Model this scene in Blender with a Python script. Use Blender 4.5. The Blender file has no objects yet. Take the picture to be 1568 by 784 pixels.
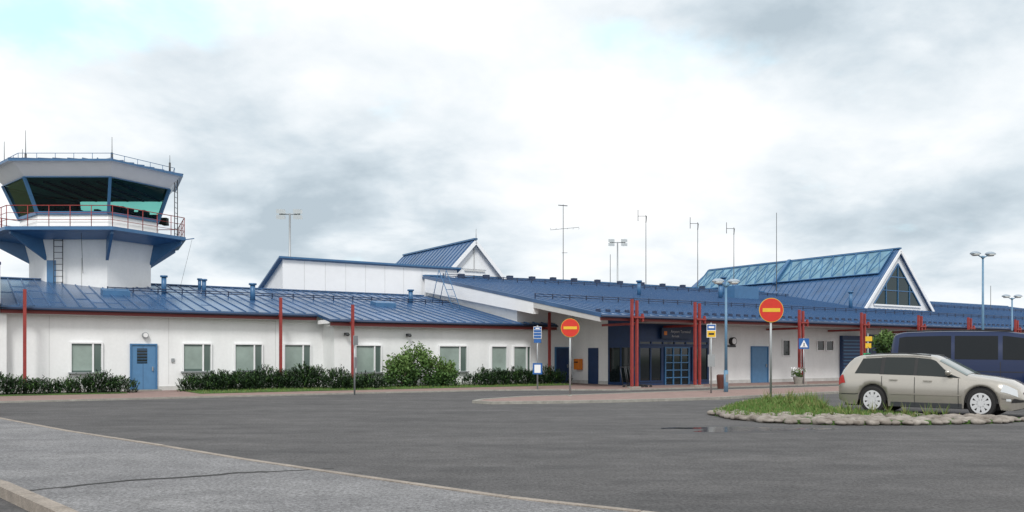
import bpy, math, random
from mathutils import Vector
random.seed(7)
R=random.random
def RU(a,b): return a+(b-a)*random.random()
sc=bpy.context.scene
sc.view_settings.view_transform='Standard'
sc.view_settings.look='None'
sc.view_settings.exposure=0

# ------------------------------------------------------------------ materials
MATS={}
def mat(name,col,rough=.6,metal=0.0,ns=None,na=.12,bump=0.0,bs=None,spec=.5,stretch=None,coat=0.0,col2=None,fine=None,fa=.3):
    m=bpy.data.materials.new(name); m.use_nodes=True
    nt=m.node_tree; b=nt.nodes['Principled BSDF']
    b.inputs['Base Color'].default_value=(*col,1)
    b.inputs['Roughness'].default_value=rough
    b.inputs['Metallic'].default_value=metal
    b.inputs['Specular IOR Level'].default_value=spec
    b.inputs['Coat Weight'].default_value=coat
    b.inputs['Coat Roughness'].default_value=.05
    if ns or bump or fine:
        tc=nt.nodes.new('ShaderNodeTexCoord'); mp=nt.nodes.new('ShaderNodeMapping')
        nt.links.new(tc.outputs['Object'],mp.inputs['Vector'])
        if stretch: mp.inputs['Scale'].default_value=stretch
        last=None
        if ns:
            n=nt.nodes.new('ShaderNodeTexNoise'); n.inputs['Scale'].default_value=ns; n.inputs['Detail'].default_value=6
            n.inputs['Roughness'].default_value=.62
            nt.links.new(mp.outputs[0],n.inputs['Vector'])
            rp=nt.nodes.new('ShaderNodeValToRGB')
            rp.color_ramp.elements[0].position=.3; rp.color_ramp.elements[1].position=.7
            c2=col2 if col2 else tuple(min(1,c*(1+na)) for c in col)
            rp.color_ramp.elements[0].color=(*[c*(1-na) for c in col],1)
            rp.color_ramp.elements[1].color=(*c2,1)
            nt.links.new(n.outputs['Fac'],rp.inputs['Fac']); last=rp.outputs[0]
        if fine:
            n2=nt.nodes.new('ShaderNodeTexNoise'); n2.inputs['Scale'].default_value=fine; n2.inputs['Detail'].default_value=3
            nt.links.new(tc.outputs['Object'],n2.inputs['Vector'])
            mr=nt.nodes.new('ShaderNodeMapRange'); mr.inputs[1].default_value=.35; mr.inputs[2].default_value=.65
            mr.inputs[3].default_value=1-fa; mr.inputs[4].default_value=1+fa
            nt.links.new(n2.outputs['Fac'],mr.inputs[0])
            mx=nt.nodes.new('ShaderNodeVectorMath'); mx.operation='SCALE'
            if last: nt.links.new(last,mx.inputs[0])
            else: mx.inputs[0].default_value=col
            nt.links.new(mr.outputs[0],mx.inputs['Scale']); last=mx.outputs[0]
        if last: nt.links.new(last,b.inputs['Base Color'])
        if bump:
            nb=nt.nodes.new('ShaderNodeTexNoise'); nb.inputs['Scale'].default_value=bs or 20; nb.inputs['Detail'].default_value=5
            nt.links.new(tc.outputs['Object'],nb.inputs['Vector'])
            bp=nt.nodes.new('ShaderNodeBump'); bp.inputs['Strength'].default_value=bump; bp.inputs['Distance'].default_value=.02
            nt.links.new(nb.outputs['Fac'],bp.inputs['Height']); nt.links.new(bp.outputs[0],b.inputs['Normal'])
    MATS[name]=m; return m
mat('white_wall',(.82,.83,.825),.8,ns=1.6,na=.045,stretch=(1,1,.22),bump=.12,bs=40,fine=9,fa=.015)
mat('white_trim',(.84,.845,.85),.5,ns=2,na=.03)
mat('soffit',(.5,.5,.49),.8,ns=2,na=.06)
mat('plinth',(.55,.55,.53),.85,ns=3,na=.15)
mat('roof_blue',(.036,.095,.205),.27,.0,ns=.55,na=.32,spec=.75,bump=.12,bs=1.3)
mat('roof_rib',(.05,.12,.25),.35,.0)
mat('roof_dark',(.018,.035,.08),.5)
mat('trim_blue',(.045,.14,.28),.4,ns=3,na=.1)
mat('door_blue',(.085,.21,.38),.45,ns=4,na=.08)
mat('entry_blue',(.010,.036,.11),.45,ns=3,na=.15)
mat('frame_blue',(.05,.16,.32),.4)
mat('red_steel',(.27,.035,.03),.5,ns=6,na=.2)
mat('red_fascia',(.17,.03,.028),.6)
mat('pane',(.29,.36,.325),.1,ns=.8,na=.22)
mat('pane_dark',(.10,.14,.125),.06)
mat('dark_glass',(.01,.015,.018),.06,spec=.5)
mat('skylight_glass',(.12,.25,.34),.15,ns=1.2,na=.3)
mat('gable_glass',(.008,.028,.034),.1,spec=.3)
mat('grey_metal',(.35,.37,.38),.45,.5)
mat('dark_metal',(.06,.065,.07),.5,.3)
mat('black',(.015,.015,.016),.6)
mat('lamp_blue',(.12,.24,.36),.45,ns=5,na=.1)
mat('lamp_head',(.3,.36,.42),.35)
mat('lamp_lens',(.6,.63,.62),.3)
mat('sign_red',(.58,.03,.015),.4,ns=8,na=.06)
mat('sign_yellow',(.72,.45,.03),.4,ns=8,na=.06)
mat('sign_blue',(.02,.11,.34),.4)
mat('sign_white',(.8,.8,.8),.4)
mat('sign_green',(.03,.3,.12),.4)
mat('orange_paint',(.7,.2,.02),.45)
mat('brown',(.1,.03,.02),.6)
mat('concrete',(.28,.27,.24),.85,ns=5,na=.2,fine=60,fa=.15)
mat('kerb_stone',(.27,.235,.20),.85,ns=3,na=.25,fine=60,fa=.2)
mat('red_paving',(.24,.165,.145),.9,ns=2,na=.15,fine=25,fa=.15)
mat('stone',(.20,.165,.135),.9,ns=3,na=.4,col2=(.35,.32,.285),bump=.3,bs=12)
mat('grass_sheet',(.055,.11,.02),1,ns=1.5,na=.4,fine=30,fa=.4)
mat('field_grass',(.06,.1,.03),1,ns=.1,na=.3)
mat('blade_a',(.085,.17,.03),.8); mat('blade_b',(.17,.19,.06),.8)
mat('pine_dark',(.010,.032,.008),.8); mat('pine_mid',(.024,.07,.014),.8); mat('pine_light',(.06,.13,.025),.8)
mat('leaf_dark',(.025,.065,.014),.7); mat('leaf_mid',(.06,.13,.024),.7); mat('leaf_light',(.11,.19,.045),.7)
mat('bark',(.09,.065,.05),.9,ns=12,na=.3)
mat('car_paint',(.43,.405,.36),.22,.6,coat=.8)
mat('van_paint',(.006,.018,.065),.3,.0,coat=.3,spec=.3)
mat('car_glass',(.012,.017,.017),.05,spec=.45)
mat('van_glass',(.006,.009,.012),.06,spec=.3)
mat('windshield',(.12,.16,.16),.06,spec=.9)
mat('tyre',(.018,.018,.018),.8)
mat('hubcap',(.62,.63,.64),.4,.2)
mat('headlight',(.6,.63,.65),.1)
mat('taillight',(.45,.02,.015),.2)
mat('asphalt_crack',(.035,.035,.035),.9)
mat('asphalt_patch',(.066,.066,.068),.9,ns=6,na=.15,fine=40,fa=.25)
mat('hall_grey',(.5,.52,.54),.6)
mat('interior_dark',(.012,.022,.02),.8)
mat('interior_mid',(.10,.17,.155),.8)
mat('text_white',(.7,.7,.7),.6)
mat('drain_iron',(.05,.045,.04),.7,.4)

def asphalt(name,c1,c2,spk,bump,pt=.14):
    m=bpy.data.materials.new(name); m.use_nodes=True; nt=m.node_tree; b=nt.nodes['Principled BSDF']
    b.inputs['Roughness'].default_value=.88; b.inputs['Specular IOR Level'].default_value=.3
    tc=nt.nodes.new('ShaderNodeTexCoord')
    def noi(s,d=5,r=.6,st=None):
        n=nt.nodes.new('ShaderNodeTexNoise'); n.inputs['Scale'].default_value=s; n.inputs['Detail'].default_value=d; n.inputs['Roughness'].default_value=r
        if st:
            mp=nt.nodes.new('ShaderNodeMapping'); mp.inputs['Scale'].default_value=st; mp.inputs['Rotation'].default_value=(0,0,-.5)
            nt.links.new(tc.outputs['Object'],mp.inputs[0]); nt.links.new(mp.outputs[0],n.inputs['Vector'])
        else: nt.links.new(tc.outputs['Object'],n.inputs['Vector'])
        return n
    a=noi(.3,8,.65,(1,3.2,1)); f=noi(24,5,.9); g=noi(2.2,7,.72)
    rp=nt.nodes.new('ShaderNodeValToRGB'); rp.color_ramp.elements[0].position=.36; rp.color_ramp.elements[1].position=.64
    rp.color_ramp.elements[0].color=(*c1,1); rp.color_ramp.elements[1].color=(*c2,1)
    nt.links.new(a.outputs['Fac'],rp.inputs[0])
    def mr(n,lo,hi,a0=.36,a1=.64):
        q=nt.nodes.new('ShaderNodeMapRange'); q.inputs[1].default_value=a0;q.inputs[2].default_value=a1;q.inputs[3].default_value=lo;q.inputs[4].default_value=hi
        nt.links.new(n.outputs['Fac'],q.inputs[0]); return q
    q1=mr(f,1-spk,1+spk); q2=mr(g,1-pt,1+pt)
    mu=nt.nodes.new('ShaderNodeMath'); mu.operation='MULTIPLY'; nt.links.new(q1.outputs[0],mu.inputs[0]); nt.links.new(q2.outputs[0],mu.inputs[1])
    sx=nt.nodes.new('ShaderNodeVectorMath'); sx.operation='SCALE'; nt.links.new(rp.outputs[0],sx.inputs[0]); nt.links.new(mu.outputs[0],sx.inputs['Scale'])
    nt.links.new(sx.outputs[0],b.inputs['Base Color'])
    bp=nt.nodes.new('ShaderNodeBump'); bp.inputs['Strength'].default_value=bump; bp.inputs['Distance'].default_value=.01
    nt.links.new(f.outputs['Fac'],bp.inputs['Height']); nt.links.new(bp.outputs[0],b.inputs['Normal'])
    MATS[name]=m
asphalt('asphalt_road',(.066,.065,.066),(.104,.101,.101),.6,.6)
asphalt('asphalt_path',(.155,.155,.16),(.215,.215,.218),.65,.9)

m=mat('water',(.05,.055,.06),.11,spec=1.0)
m=bpy.data.materials.new('cab_glass'); m.use_nodes=True; nt=m.node_tree; nt.nodes.clear()
o=nt.nodes.new('ShaderNodeOutputMaterial'); mx=nt.nodes.new('ShaderNodeMixShader'); t=nt.nodes.new('ShaderNodeBsdfTransparent'); g=nt.nodes.new('ShaderNodeBsdfGlossy'); lw=nt.nodes.new('ShaderNodeFresnel')
t.inputs[0].default_value=(.46,.78,.71,1); g.inputs['Roughness'].default_value=.03; lw.inputs['IOR'].default_value=1.45
nt.links.new(lw.outputs[0],mx.inputs[0]); nt.links.new(t.outputs[0],mx.inputs[1]); nt.links.new(g.outputs[0],mx.inputs[2]); nt.links.new(mx.outputs[0],o.inputs[0])
MATS['cab_glass']=m

# ------------------------------------------------------------------ mesh builder
class MB:
    def __init__(s): s.v=[];s.f=[];s.m=[];s.mats=[];s.sm=[]
    def mi(s,m):
        if m not in s.mats: s.mats.append(m)
        return s.mats.index(m)
    def face(s,idx,m,sm=False): s.f.append(tuple(idx)); s.m.append(s.mi(m)); s.sm.append(sm)
    def poly(s,pts,m,sm=False):
        b=len(s.v); s.v+= [tuple(p) for p in pts]; s.face(range(b,b+len(pts)),m,sm)
    def box(s,x0,x1,y0,y1,z0,z1,m):
        s.prism([(x0,y0),(x1,y0),(x1,y1),(x0,y1)],z0,z1,m)
    def prism(s,poly,z0,z1,m,mt=None):
        n=len(poly); b=len(s.v)
        s.v+=[(p[0],p[1],z0) for p in poly]+[(p[0],p[1],z1) for p in poly]
        for i in range(n):
            j=(i+1)%n; s.face((b+i,b+j,b+n+j,b+n+i),m)
        s.face([b+n+i for i in range(n)],mt or m); s.face([b+i for i in reversed(range(n))],m)
    def loft(s,rings,mats,cap0=None,cap1=None,sm=False):
        n=len(rings[0]); b=len(s.v)
        for r in rings: s.v+=[tuple(p) for p in r]
        for k in range(len(rings)-1):
            for i in range(n):
                j=(i+1)%n; s.face((b+k*n+i,b+k*n+j,b+(k+1)*n+j,b+(k+1)*n+i),mats[k] if isinstance(mats,(list,tuple)) else mats,sm)
        if cap0: s.face([b+i for i in reversed(range(n))],cap0)
        if cap1: s.face([b+(len(rings)-1)*n+i for i in range(n)],cap1)
    def extr_u(s,pvz,u0,u1,m):
        s.loft([[(u0,p[0],p[1]) for p in pvz],[(u1,p[0],p[1]) for p in pvz]],m,m,m)
    def slab(s,pts,t,m,mb=None):
        n=len(pts); b=len(s.v)
        s.v+=[tuple(p) for p in pts]+[(p[0],p[1],p[2]-t) for p in pts]
        s.face(range(b,b+n),m); s.face([b+n+i for i in reversed(range(n))],mb or m)
        for i in range(n):
            j=(i+1)%n; s.face((b+i,b+n+i,b+n+j,b+j),m)
    def beam(s,p0,p1,w,h,m,up=(0,0,1)):
        p0=Vector(p0);p1=Vector(p1);d=(p1-p0).normalized(); u=Vector(up)
        if abs(d.dot(u))>.99: u=Vector((0,1,0))
        a=d.cross(u).normalized()*w/2; c=a.cross(d).normalized()*h/2
        s.loft([[p+a+c,p-a+c,p-a-c,p+a-c] for p in (p0,p1)],m,m,m)
    def tube(s,p0,p1,r,m,n=8,r1=None,sm=True):
        p0=Vector(p0);p1=Vector(p1);d=(p1-p0).normalized(); u=Vector((0,0,1))
        if abs(d.dot(u))>.99: u=Vector((1,0,0))
        a=d.cross(u).normalized(); c=a.cross(d); r1=r if r1 is None else r1
        rg=lambda p,rr:[p+(a*math.cos(t)+c*math.sin(t))*rr for t in [2*math.pi*i/n for i in range(n)]]
        s.loft([rg(p0,r),rg(p1,r1)],m,m,m,sm)
    def ell(s,c,rx,ry,rz,m,nu=10,nv=6,z0=-1,rot=0):
        rings=[]
        for k in range(nv+1):
            t=math.asin(max(-1,z0)) + (math.pi/2-math.asin(max(-1,z0)))*k/nv
            zz=math.sin(t); rr=max(.001,math.cos(t))
            ring=[]
            for i in range(nu):
                x=rx*rr*math.cos(2*math.pi*i/nu); y=ry*rr*math.sin(2*math.pi*i/nu)
                ring.append((c[0]+x*math.cos(rot)-y*math.sin(rot),c[1]+x*math.sin(rot)+y*math.cos(rot),c[2]+rz*zz))
            rings.append(ring)
        s.loft(rings,m,m,m,True)
    def obj(s,name,parent=None,loc=(0,0,0),rz=0,bevel=0):
        me=bpy.data.meshes.new(name); me.from_pydata(s.v,[],s.f)
        for m in s.mats: me.materials.append(MATS[m])
        me.polygons.foreach_set('material_index',s.m); me.polygons.foreach_set('use_smooth',s.sm)
        me.update(); ob=bpy.data.objects.new(name,me); sc.collection.objects.link(ob)
        ob.location=loc; ob.rotation_euler=(0,0,rz)
        if parent: ob.parent=parent
        if bevel:
            bm=ob.modifiers.new('b','BEVEL'); bm.width=bevel; bm.segments=2; bm.limit_method='ANGLE'
        return ob
def empty(name,loc=(0,0,0),rz=0):
    e=bpy.data.objects.new(name,None); e.location=loc; e.rotation_euler=(0,0,rz); sc.collection.objects.link(e); return e
def text(body,size,loc,rot,m,parent,name='lettering'):
    c=bpy.data.curves.new(name,'FONT'); c.body=body; c.size=size; c.extrude=.004; c.align_x='CENTER'; c.align_y='CENTER'
    c.materials.append(MATS[m]); o=bpy.data.objects.new(name,c); sc.collection.objects.link(o); o.location=loc; o.rotation_euler=rot; o.parent=parent; return o

# building frame
CA,SA=.8387,.5446; OX,OY=-18.96,31.6; ANG=math.atan2(SA,CA)
def W(u,v): return (OX+CA*u-SA*v, OY+SA*u+CA*v)

# ------------------------------------------------------------------ terminal
T=empty('airport_terminal_building',(OX,OY,0),ANG)
mb=MB()
mb.extr_u([(0,0),(0,3.2),(8,4.75),(16,3.2),(16,0)],.2,12.46,'white_wall')
mb.extr_u([(-1.4,0),(-1.4,2.93),(8,4.75),(16,3.2),(16,0)],12.46,22.0,'white_wall')
mb.extr_u([(-1.4,0),(-1.4,4.2),(8,5.85),(16,5),(16,0)],22.0,25.4,'white_wall')
mb.extr_u([(-6.3,0),(-6.3,3.40),(11,6.42),(22,4.6),(22,0)],25.4,95,'white_wall')
mb.extr_u([(-.3,0),(-.3,3.0),(7,4.0),(7,0)],-14,.199,'white_wall')
mb.obj('walls',T)
mb=MB(); mb.extr_u([(-.9,3.35),(-.9,4.75),(7.4,5.2),(7.4,3.35)],-14,-.02,'hall_grey'); mb.extr_u([(-.95,4.75),(-.95,4.85),(7.45,5.3),(7.45,5.2)],-14,-.0,'roof_dark'); mb.box(-1.6,-.5,-.34,-.3,.8,2.0,'pane_dark'); mb.obj('end_block',T)
mb=MB()
for (a,b,v) in ((.2,12.46,0),(12.46,25.36,-1.4),(30.3,95,-6.3)):
    mb.box(a,b,v-.02,v-.001,0,.22,'plinth')
mb.box(12.44,12.459,-1.4,-.021,0,.22,'plinth')
mb.box(25.38,25.399,-4.4,-1.421,0,.22,'plinth')
mb.obj('plinths',T)

def zr(v): return 3.31+.194*(v+.5)
mb=MB()
mb.slab([(.0,-.5,3.31),(12.05,-.5,3.31),(12.05,8,4.96),(.0,8,4.96)],.13,'roof_blue')
mb.slab([(12.051,-1.9,zr(-1.9)),(24.1,-1.9,zr(-1.9)),(24.1,8,4.961),(12.051,8,4.961)],.13,'roof_blue')
mb.slab([(.0,8.001,4.96),(24.1,8.001,4.96),(24.1,16.5,3.31),(.0,16.5,3.31)],.13,'roof_blue')
mb.beam((0,8,4.99),(21.6,8,4.99),.3,.05,'roof_rib')
u=.05
while u<24.1:
    v0=-.5 if u<12.05 else -1.9
    mb.beam((u,v0,zr(v0)+.015),(u,8,zr(8)+.015),.035,.05,'roof_rib')
    u+=.52
for k in range(60):
    uu=.05+.52*int(RU(0,46)); vv=RU(0,7.6); mb.beam((uu+.03,vv,zr(vv)+.006),(uu+.49,vv,zr(vv)+.006),.03,.012,'roof_rib')
mb.box(.0,12.0,-.47,-.44,3.03,3.17,'red_fascia'); mb.box(12.1,24.1,-1.87,-1.84,2.76,2.9,'red_fascia')
mb.box(12.06,12.1,-1.84,-.44,2.85,3.02,'white_trim')
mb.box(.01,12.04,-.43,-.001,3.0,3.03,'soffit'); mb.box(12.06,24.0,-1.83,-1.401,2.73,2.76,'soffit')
mb.tube((0,-.55,3.2),(12.0,-.55,3.2),.05,'roof_dark',6); mb.tube((12.0,-1.95,2.95),(24.1,-1.95,2.95),.05,'roof_dark',6)
def guard(u0,u1,vv,zf):
    for dz in (.14,.24): mb.tube((u0,vv,zf(vv)+dz),(u1,vv,zf(vv)+dz),.022,'roof_dark',5)
    uu=u0
    while uu<=u1:
        mb.beam((uu,vv+.02,zf(vv)),(uu,vv+.02,zf(vv)+.28),.05,.04,'roof_dark'); uu+=1.04
guard(4.2,21.5,4.2,zr)
for (uu,vv,h,r) in ((6.6,4.6,1.0,.11),(8.7,6,.7,.10),(10.3,3.4,.95,.12),(19.1,4.6,.85,.12),(8.7,6.9,.6,.08)):
    mb.tube((uu,vv,zr(vv)-.05),(uu,vv,zr(vv)+h*.75),r,'trim_blue',10); mb.tube((uu,vv,zr(vv)+h*.75),(uu,vv,zr(vv)+h*.75+.08),r*1.5,'trim_blue',10); 
for uu,vv in ((3.9,3.4),(16.2,2.6)):
    mb.slab([(uu,vv,zr(vv)+.2),(uu+1.1,vv,zr(vv)+.2),(uu+1.1,vv+.7,zr(vv+.7)+.2),(uu,vv+.7,zr(vv+.7)+.2)],.22,'trim_blue')
mb.obj('low_roof',T)

mb=MB()
for u,v,t in ((.75,-.8,3.9),(10.28,-.8,3.95),(12.98,-2.2,3.66),(23.4,-2.2,3.62)):
    mb.box(u-.055,u+.055,v-.055,v+.055,0,t,'red_steel'); mb.box(u-.03,u+.03,v+.056,v+.8,t-.8,t-.74,'red_steel')
for u in (23.4,27.2,34.5,39.6,44.9,50.1,55.6,61,66.4,71.8):
    top=3.92-(0 if u<30 else .14)
    for du,dt in ((-.14,0),(.14,-.05)): mb.box(u+du-.05,u+du+.05,-8.62,-8.51,0,top+dt,'red_steel')
    mb.box(u-.085,u+.5,-8.66,-8.621,3.10,3.17,'red_steel')
    mb.box(u+.42,u+.5,-8.62,-8.52,2.95,3.3,'red_steel')
    mb.box(u-.05,u+.05,-8.509,-6.37,2.8,2.9,'red_steel')
    mb.box(u-.27,u+.27,-8.7,-8.4,.05,.12,'concrete')
mb.obj('red_posts',T)

def zm(v): return 3.25+.176*(v+8.4)
mb=MB()
F=[(21.66,-8.4),(95,-8.4),(95,12),(34,11.2),(21.66,8)]
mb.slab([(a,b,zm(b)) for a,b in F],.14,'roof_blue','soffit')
mb.slab([(21.66,8.001,zm(8)),(34,11.201,zm(11.2)),(95,12.001,zm(12)),(95,24,4.6),(21.66,24,4.6)],.14,'roof_blue')
def vback(u): return 8+(u-21.66)/(34-21.66)*3.2 if u<34 else 11.2+.8*(u-34)/61
u=21.7
while u<95:
    vb=vback(u)
    mb.beam((u,-8.4,zm(-8.4)+.015),(u,vb,zm(vb)+.015),.04,.055,'roof_rib'); u+=.55
for a,b in (((21.66,8),(34,11.2)),((34,11.2),(95,12))):
    mb.beam((a[0],a[1],zm(a[1])+.04),(b[0],b[1],zm(b[1])+.04),.3,.08,'trim_blue')
guard(22.5,53,7.2,zm); guard(22,94,-3.0,zm); guard(63,94,5,zm)
u=22.0
while u<94:
    mb.box(u,u+.22,-7.7,-7.62,zm(-7.7),zm(-7.7)+.13,'roof_dark'); u+=.55
u=24
while u<53:
    vb=vback(u)-.7; mb.box(u,u+.35,vb,vb+.3,zm(vb),zm(vb)+.28,'roof_dark'); u+=2.1
for (uu,vv,h,r) in ((44.5,6,1.2,.16),(46,6.4,1.0,.14),(41,3,.9,.15),(33,2,.8,.12),(50.6,0,1.1,.13)):
    mb.tube((uu,vv,zm(vv)),(uu,vv,zm(vv)+h),r,'trim_blue',10); mb.tube((uu,vv,zm(vv)+h),(uu,vv,zm(vv)+h+.1),r*1.5,'trim_blue',10)
mb.box(43,45.4,3.6,4.6,zm(3.6),zm(4.6)+.7,'trim_blue')
mb.box(21.7,95,-8.36,-8.32,2.98,3.10,'red_fascia')
mb.tube((21.66,-8.46,3.15),(95,-8.46,3.15),.06,'roof_dark',6)
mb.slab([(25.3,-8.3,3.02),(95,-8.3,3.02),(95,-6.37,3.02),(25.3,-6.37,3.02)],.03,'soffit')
mb.extr_u([(8,zm(8)-.145),(8,5.2),(-3.3,3.45),(-3.3,zm(-3.3)-.145)],21.68,21.98,'white_trim')
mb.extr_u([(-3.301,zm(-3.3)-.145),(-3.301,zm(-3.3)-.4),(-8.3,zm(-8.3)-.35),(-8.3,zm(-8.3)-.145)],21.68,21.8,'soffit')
mb.obj('main_roof',T)

mb=MB()
for du in (0,.45):
    mb.tube((20.6+du,2.6,zr(2.6)),(20.6+du,4.2,zr(4.2)+1.9),.022,'trim_blue',6); mb.tube((20.6+du,5.0,zr(5.0)),(20.6+du,4.2,zr(4.2)+1.9),.022,'trim_blue',6)
for k in range(6):
    t=k/6; mb.tube((20.6,2.6+1.6*t,zr(2.6)+2.2*t),(21.05,2.6+1.6*t,zr(2.6)+2.2*t),.015,'trim_blue',5)
mb.obj('roof_ladder',T)

mb=MB()
mb.extr_u([(8.25,3.5),(8.25,6.62),(12.0,5.25),(12,3.5)],13.3,24.0,'white_trim')
mb.slab([(13.05,8.05,6.78),(24.2,8.05,6.78),(24.2,12.3,5.22),(13.05,12.3,5.22)],.09,'trim_blue')
for k in range(1,9): mb.box(13.3+k*1.19,13.312+k*1.19,8.24,8.249,4.9,6.6,'soffit')
mb.obj('upper_block',T)

def tri(u0,zt,k,zb,v0,v1,hip,win,glazed,name):
    mb=MB(); hw=(zt-zb)*k
    A=(u0,v0-.25,zt);B=(u0,v1,zt);L0=(u0-hw,v0-.25,zb);L1=(u0-hw,v1+hip,zb);R0=(u0+hw,v0-.25,zb);R1=(u0+hw,v1+hip,zb)
    for a,b,c,d in ((A,B,L1,L0),(A,B,R1,R0)): mb.slab([a,b,c,d],.12,'roof_blue')
    mb.poly([B,L1,R1],'roof_blue')
    mb.beam((u0,v0-.28,zt+.03),(u0,v1,zt+.03),.25,.1,'trim_blue')
    v=v0
    while v<v1:
        mb.beam((u0,v,zt+.01),(u0-hw,v,zb+.01),.04,.06,'roof_rib',up=(-1,0,k)); v+=.55
    mb.poly([(u0-hw,v0,zb),(u0+hw,v0,zb),(u0,v0,zt-.1)],'white_trim')
    for sgn in (-1,1):
        mb.beam((u0,v0-.3,zt-.16),(u0+sgn*hw,v0-.3,zb-.16),.06,.22,'white_trim',up=(0,0,1))
    if win:
        cz=zb+win[0]; h=win[1]; w=h*k*.98
        mb.poly([(u0-w,v0-.03,cz),(u0+w,v0-.03,cz),(u0,v0-.03,cz+h)],'gable_glass')
        for t in (-.5,0,.5):
            x=u0+w*t; mb.box(x-.03,x+.03,v0-.09,v0-.035,cz,cz+h*(1-abs(t)),'trim_blue')
        for t in (.34,.67):
            mb.box(u0-w*(1-t),u0+w*(1-t),v0-.085,v0-.04,cz+h*t-.03,cz+h*t+.03,'trim_blue')
        mb.box(u0-w,u0+w,v0-.1,v0-.03,cz-.12,cz,'white_trim')
        for sgn in (-1,1): mb.beam((u0,v0-.06,cz+h),(u0+sgn*w,v0-.06,cz),.06,.08,'trim_blue')
    if glazed:
        f0,f1=.03,.42
        def P(f,v,off=.1): return (u0-hw*f-off*.7,v,zt-(zt-zb)*f+off*.7)
        for (va,vb) in ((v0+.2,v0+9.4),(v0+9.9,v1)):
            mb.poly([P(f0,va),P(f0,vb),P(f1,vb),P(f1,va)],'skylight_glass')
            n=int((vb-va)/.95)
            for i in range(n+1):
                x=va+(vb-va)*i/n; mb.beam(P(f0,x,.13),P(f1,x,.13),.05,.05,'trim_blue',up=(-1,0,k))
                if i<n:
                    y=va+(vb-va)*(i+1)/n
                    mb.beam(P(f0,x,.125),P(f1,y,.125),.04,.03,'frame_blue',up=(-1,0,k)); mb.beam(P(f0,y,.12),P(f1,x,.12),.04,.03,'frame_blue',up=(-1,0,k))
            for f in (f0,f1): mb.beam(P(f,va,.14),P(f,vb,.14),.07,.07,'trim_blue',up=(-1,0,k))
        mb.beam(P(.02,v0+9.65,.2),P(.45,v0+9.65,.2),.3,.2,'trim_blue',up=(-1,0,k))
    mb.obj(name,T)
tri(25.9,8.75,.953,5.6,9.5,19.5,1.6,None,False,'small_gable')
tri(57.6,9.45,.967,4.7,1.0,20,2.6,(.55,3.1),True,'skylight_gable')
mb=MB()
mb.poly([(25.0,9.46,6.9),(26.8,9.46,6.9),(25.9,9.46,7.9)],'white_wall'); mb.box(25.2,26.7,9.42,9.459,6.75,6.82,'soffit'); mb.box(25.87,25.93,9.42,9.459,6.82,8.3,'soffit')
mb.tube((25.9,9.2,8.7),(25.9,9.2,9.4),.02,'grey_metal',5)
mb.obj('gable_trim',T)

def window(mb,u0,u1,z0,z1,v,split=.72,m='pane'):
    mb.box(u0,u1,v-.012,v-.002,z0,z1,m)
    f=.055
    mb.box(u0-f,u1+f,v-.09,v-.002,z1,z1+f,'white_trim'); mb.box(u0-f-.05,u1+f+.05,v-.15,v-.002,z0-f,z0,'grey_metal')
    mb.box(u0-f,u0,v-.09,v-.002,z0,z1,'white_trim'); mb.box(u1,u1+f,v-.09,v-.002,z0,z1,'white_trim')
    mb.box(u0,u1,v-.02,v-.012,z1-.07,z1-.002,'pane_dark')
    if split:
        x=u0+(u1-u0)*split; mb.box(x-.03,x+.03,v-.07,v-.012,z0,z1,'white_trim')
        mb.box(x+.05,u1-.03,v-.03,v-.021,z0+.04,z1-.04,'pane_dark' if R()<.4 else 'pane')
    zz=z0+(z1-z0)*RU(0,.12); mb.box(u0+.01,(u0+(u1-u0)*(split or 1))-.04,v-.016,v-.013,z0,zz+.01,'pane_dark')
mb=MB()
for a,b in ((2.31,3.45),(6.43,7.6),(8.52,9.74),(10.66,11.9)): window(mb,a+.05,b-.05,.82,1.93,0)
for a,b,s in ((13.4,14.68,.75),(17.57,19.12,.75),(20.44,21.39,None),(21.73,22.79,.8)): window(mb,a+.05,b-.05,.72,1.9,-1.4,s)
mb.obj('windows',T)
def door(mb,u0,u1,h,v,m='door_blue',win=False,louvre=True):
    mb.box(u0,u1,v-.04,v-.002,0.02,h,m)
    for a,b in ((u0-.06,u0),(u1,u1+.06)): mb.box(a,b,v-.08,v-.002,0,h+.06,'frame_blue')
    mb.box(u0,u1,v-.08,v-.002,h,h+.06,'frame_blue')
    mb.box(u1-.14,u1-.1,v-.1,v-.04,.85,1.02,'grey_metal')
    if win:
        c0=u0+.2; c1=c0+.38
        mb.box(c0,c1,v-.05,v-.04,1.15,1.75,'dark_glass')
        for k in range(5): mb.box(c0,c1,v-.06,v-.05,1.2+k*.12,1.22+k*.12,'frame_blue')
mb=MB()
door(mb,4.5,5.4,1.88,0,win=True); mb.box(4.3,5.55,-.5,-.081,0,.1,'concrete')
mb.box(4.92,4.93,-.045,-.04,.05,1.85,'roof_dark')
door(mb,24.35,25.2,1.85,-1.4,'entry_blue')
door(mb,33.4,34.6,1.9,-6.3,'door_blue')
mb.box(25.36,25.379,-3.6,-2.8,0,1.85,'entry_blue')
mb.obj('doors',T)
mb=MB()
mb.box(25.1,25.37,-2.35,-1.95,.75,1.3,'orange_paint'); mb.box(25.08,25.1,-2.3,-2.0,1.1,1.16,'black')
mb.obj('orange_mailbox',T,bevel=.02)
mb=MB()
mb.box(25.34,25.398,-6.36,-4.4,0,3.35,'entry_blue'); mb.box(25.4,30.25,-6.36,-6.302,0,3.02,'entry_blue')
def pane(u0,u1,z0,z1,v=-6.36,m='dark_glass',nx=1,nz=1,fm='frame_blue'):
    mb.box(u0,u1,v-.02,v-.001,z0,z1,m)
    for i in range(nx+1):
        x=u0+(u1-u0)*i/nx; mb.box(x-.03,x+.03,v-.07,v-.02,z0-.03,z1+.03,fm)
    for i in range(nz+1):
        z=z0+(z1-z0)*i/nz; mb.box(u0,u1,v-.065,v-.022,z-.025,z+.025,fm)
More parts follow.
